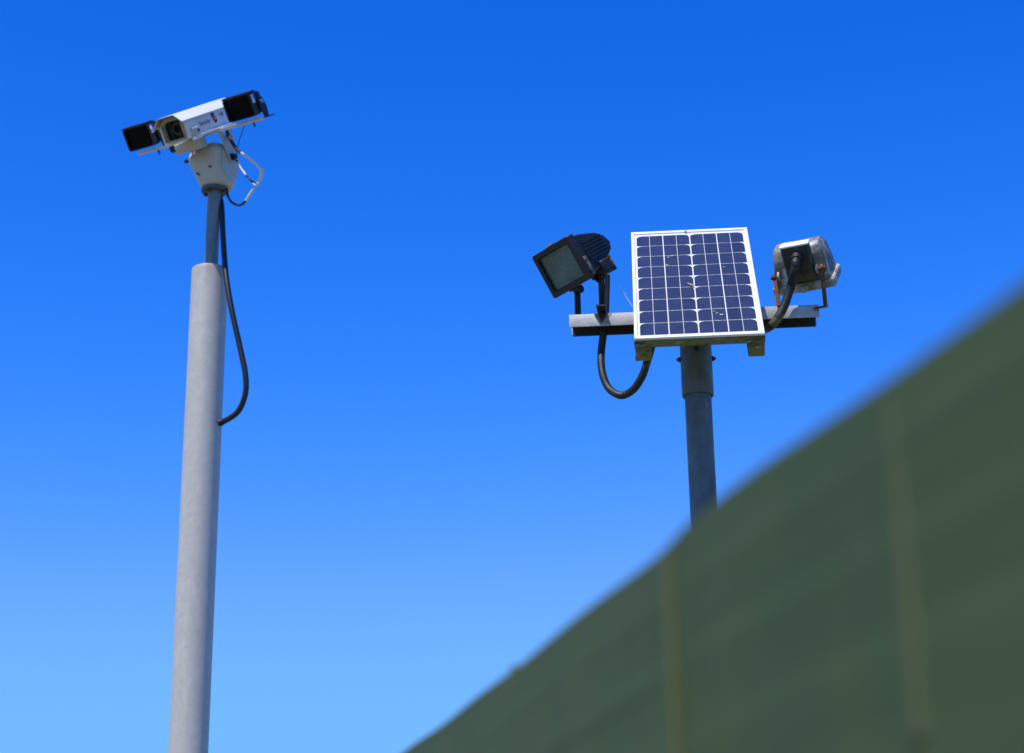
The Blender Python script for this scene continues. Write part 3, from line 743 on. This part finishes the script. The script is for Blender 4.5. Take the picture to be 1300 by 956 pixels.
# ------------------------------------------------------------------ floodlights
def floodlight(label, M, W, H, body_m, rim_m, ribs, box_x, box_m, lid_m, bracket_pts, br_m, br_w, lens_m, jb, boxy=False):
    """local x = tilt axis, y = back of the lamp, z = up along the front."""
    r = thing('floodlight', label, 'floodlight', M, 'floodlights on the crossbar')
    w2, h2 = W / 2, H / 2
    prof = [(.0, h2 * .93), (.020, h2 * .86), (.052, h2 * .62), (.066, h2 * .36), (.073, h2 * .0), (.068, -h2 * .28), (.050, -h2 * .58), (.022, -h2 * .86), (.0, -h2 * .93)]
    if not boxy:
        prof = [(y * 1.5, z) for y, z in prof]
    if boxy:
        prof = [(0, h2 * .93), (.04, h2 * .86), (.074, h2 * .72), (.088, h2 * .48), (.092, 0), (.090, -h2 * .46), (.083, -h2 * .64), (.046, -h2 * .79), (0, -h2 * .92)]
    m = MB()
    bw = w2 * .90
    def prf(k, dy):
        return [(y * k + dy, z * k) for y, z in prof]
    m.loft([[Vector((x, y, z)) for y, z in prf(k, dy)] for x, k, dy in ((-bw, .93, .0), (-bw + .006, 1, 0), (bw - .006, 1, 0), (bw, .93, 0))])
    if boxy:
        for v in m.bm.verts:
            v.co.x *= 1 - .15 * v.co.y / .09
    body = m.build('body', body_m, r, 42)
    if ribs:
        for s in (-1, 1):
            for k in range(6):
                z = h2 * (.46 - .15 * k)
                m = MB(); m.box((.005, .076 - .005 * abs(k - 2.5), .0028), (s * (bw + .001), .052, z), bevel=.0007); m.build('cooling_rib', body_m, body)
    # door frame with a raised lip, glass and reflector
    m = MB()
    m.loft([[Vector((x, y, z)) for x, z in rrect(a, b, .005, 3)] for a, b, y in ((W * .96, H * .96, .004), (W, H, .001), (W, H, -.014), (W * .985, H * .985, -.018), (W - .026, H - .026, -.018), (W - .030, H - .030, -.010), (W - .030, H - .030, .002))], closed=True)
    fr = m.build('door_frame', rim_m, r, 35)
    m = MB(); m.box((W - .031, .003, H - .031), (0, -.008, 0)); m.build('glass', lens_m, r, 0)
    m = MB()
    m.loft([[Vector((x, y, z)) for x, z in rrect(a, b, .004, 2)] for a, b, y in ((W - .034, H - .034, -.003), (W - .034, H - .034, -.0045), (W * .5, H * .35, .044), (W * .5, H * .35, .046))][1:], cap=True)
    m.bm.faces.ensure_lookup_table()
    front = min(m.bm.faces, key=lambda f: f.calc_center_median().y); bmesh.ops.delete(m.bm, geom=[front], context='FACES_ONLY')
    m.build('reflector', M_REFL, r)
    for z in (-1, 1):
        m = MB(); m.box((.020, .016, .004), (-.002, -.010, z * (h2 + .002)), bevel=.001); m.cyl((.001, -.019, z * (h2 + .004)), (.001, -.002, z * (h2 + .004)), .0028, n=10); m.build('latch', M_CHROME if z > 0 else rim_m, fr)
    # junction box
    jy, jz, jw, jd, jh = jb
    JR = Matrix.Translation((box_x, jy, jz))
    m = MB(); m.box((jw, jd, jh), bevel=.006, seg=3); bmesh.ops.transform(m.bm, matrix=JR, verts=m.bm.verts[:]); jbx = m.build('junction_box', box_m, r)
    m = MB(); m.box((jw + .003, .005, jh + .003), (0, jd / 2 + .002, 0), bevel=.0018); bmesh.ops.transform(m.bm, matrix=JR, verts=m.bm.verts[:]); m.build('lid', lid_m, jbx)
    # bracket
    for pts in bracket_pts:
        m = MB()
        P = [M.inverted() @ p for p in pts]
        for a, b in zip(P, P[1:]):
            d = (b - a).normalized(); ax = (M.inverted().to_3x3() @ br_w[1]).normalized()
            s = (ax - d * ax.dot(d))
            if s.length < .2:
                ax = (M.inverted().to_3x3() @ br_w[3]).normalized(); s = ax - d * ax.dot(d)
            s.normalize(); nrm = d.cross(s)
            e = br_w[0] / 2; t = br_w[2] / 2
            m.loft([[q + s * u * e + nrm * v * t for u, v in ((-1, -1), (1, -1), (1, 1), (-1, 1))] for q in (a - d * t * .98, b + d * t * .98)])
        m.bevel_all(.0006, 1)
        br = m.build('bracket', br_m, r)
        for p in (pts[0], pts[-1]):
            if (p - bracket_pts[0][0]).length < 1e-6 or (p - bracket_pts[-1][-1]).length < 1e-6:
                q = M.inverted() @ p; s = 1 if q.x > 0 else -1
                mm = MB(); mm.cyl(q - Vector((s * .012, 0, 0)), q + Vector((s * .009, 0, 0)), .0062, n=6); mm.cyl(q - Vector((s * .003, 0, 0)), q + Vector((s * .004, 0, 0)), .009, n=16); mm.build('pivot_bolt', M_RUST if br_m is M_RUST else M_BOLT, br)
                mm = MB(); mm.cyl(q - Vector((s * .014, 0, 0)), q - Vector((s * .009, 0, 0)), .011, n=16); mm.build('washer', rim_m, br)
    return r


def left_flood():
    e1 = Vector((.554, -.833, 0)).normalized(); q = Vector((-e1.y, e1.x, 0)); be = math.atan2(61, 90)
    e2 = -(q * math.sin(be)) + UZ * math.cos(be)           # up along the front
    back = q * math.cos(be) + UZ * math.sin(be)
    W, H = .151, .117
    piv = at(748, 360, 4.165)
    fc = piv - back * .040 + e2 * .066
    M = frame(fc, e1, back, e2)
    ztop = ZB + BH + .004
    hw = .050
    a0, a1 = piv - e1 * hw, piv + e1 * hw
    base = [Vector((a0.x, a0.y, ztop)), Vector((a1.x, a1.y, ztop))]
    pts = [[a0, base[0], base[1], a1]]
    r = floodlight('black floodlight turned to the left with square glass front and ribbed side', M, W, H, M_BFLOOD, M_BFLOOD, True, .045, M_BFLOOD, M_LICHEN, pts, M_BFLOOD,
                   (.016, q, .004, q), M_LENS, (.054, -.048, .06, .034, .036))
    iv = M.inverted(); f0 = at(763, 399, 4.045); f0.z = ztop; f1 = base[1]
    m = MB(); d = (f1 - f0).normalized(); sd_ = d.cross(UZ)
    m.loft([[iv @ (p + sd_ * u * wd + UZ * v) for u, v in ((-1, -.002), (1, -.002), (1, .002), (-1, .002))] for p, wd in ((f0, .011), (f1 + d * .012, .009))])
    m.build('foot', M_BFLOOD, r)
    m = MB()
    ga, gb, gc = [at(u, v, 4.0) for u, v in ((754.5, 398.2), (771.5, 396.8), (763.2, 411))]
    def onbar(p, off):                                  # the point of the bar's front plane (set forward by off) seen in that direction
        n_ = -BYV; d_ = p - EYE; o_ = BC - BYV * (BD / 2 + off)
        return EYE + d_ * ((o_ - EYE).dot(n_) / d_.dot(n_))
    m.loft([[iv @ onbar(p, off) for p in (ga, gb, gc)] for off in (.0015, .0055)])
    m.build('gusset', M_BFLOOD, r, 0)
    m = MB(); m.tube([iv @ p for p in smoothpath([at(771.2, 349, 4.10), at(771, 362, 4.105), at(770.5, 380, 4.11), at(770, 402, 4.115)])], .0062, 10); m.build('lead', M_RUBBER, r)
    m = MB(); m.box((.014, .014, .016), iv @ (f1 + UZ * .009), iv.to_3x3(), bevel=.002); m.build('foot_block', M_LICHEN, r)
    m = MB(); m.box((.006, .010, .05), (W / 2 - .0005, .000, -.028), bevel=.002); m.build('lichen_patch', M_LICHEN, r)
    return base


def right_flood():
    e1 = Vector((.91, -.415, 0)).normalized(); q = Vector((-e1.y, e1.x, 0)); be = rad(42)
    up = q * math.cos(be) + UZ * math.sin(be); n = q * math.sin(be) - UZ * math.cos(be)
    W, H = .150, .100
    fc = at(1024, 352, 4.08)
    M = frame(fc, -e1, -n, up)
    pl, pr = at(983.5, 352, 4.062), at(1043.5, 340, 3.995)
    bl = at(988.5, 387, 4.05); brr = at(1048, 389, 4.03)
    pts = [[pl, bl, bl + Vector((.012, .02, -.002))], [at(1036, 391, 4.045), brr, pr]]
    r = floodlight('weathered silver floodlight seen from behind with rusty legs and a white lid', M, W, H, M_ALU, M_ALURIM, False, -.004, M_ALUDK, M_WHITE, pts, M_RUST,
                   (.0090, e1, .0055, q), M_LENS, (.057, -.050, .068, .088, .026), True)  # junction box drawn out dark to the rim in place of its cast shadow
    # cable entry on the rear box
    g0, g1 = Vector((-.006, .076, -.062)), Vector((-.006, .073, -.080))
    m = MB(); m.cyl(g0, g1, .0140, .0125, n=18); m.bevel_all(.0015, 2); m.build('cable_gland', M_MOSSY, r)
    return M @ (g0 * .3 + g1 * .7), M @ (g1 + Vector((0, -.004, -.010)))


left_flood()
GLAND = right_flood()


def flood_cables():
    z = lambda x, y, Y: at(700 + x / 5.975, 360 + y / 5.975, Y)
    m = MB(); m.tube(smoothpath([z(400, 300, 4.13), z(393, 390, 4.13), z(380, 500, 4.13), z(377, 600, 4.12), z(392, 700, 4.11), z(432, 790, 4.10), z(500, 842, 4.08), z(560, 843, 4.07), z(630, 795, 4.05), z(690, 700, 4.03), z(724, 600, 4.02), z(760, 480, 4.03), z(780, 400, 4.05)]), .0091, 14)
    o = m.build('lamp_cable', M_MOSSY); tag(o, 'black algae stained cable hanging in a deep loop below the left end of the crossbar', 'cable', 'cables feeding the floodlights')
    z = lambda x, y, Y: at(950 + x / 6.377, 280 + y / 6.377, Y)
    m = MB(); m.tube(smoothpath([GLAND[0], GLAND[1], z(384, 360, 3.978), z(370, 430, 3.988), z(352, 500, 4.016), z(334, 565, 4.026), z(292, 690, 4.032), z(238, 790, 4.036), z(180, 855, 4.05), z(120, 885, 4.09)]), .0104, 14)
    o = m.build('lamp_cable', M_MOSSY); tag(o, 'thick black cable running from the silver floodlight down across the right half of the crossbar', 'cable', 'cables feeding the floodlights')


flood_cables()
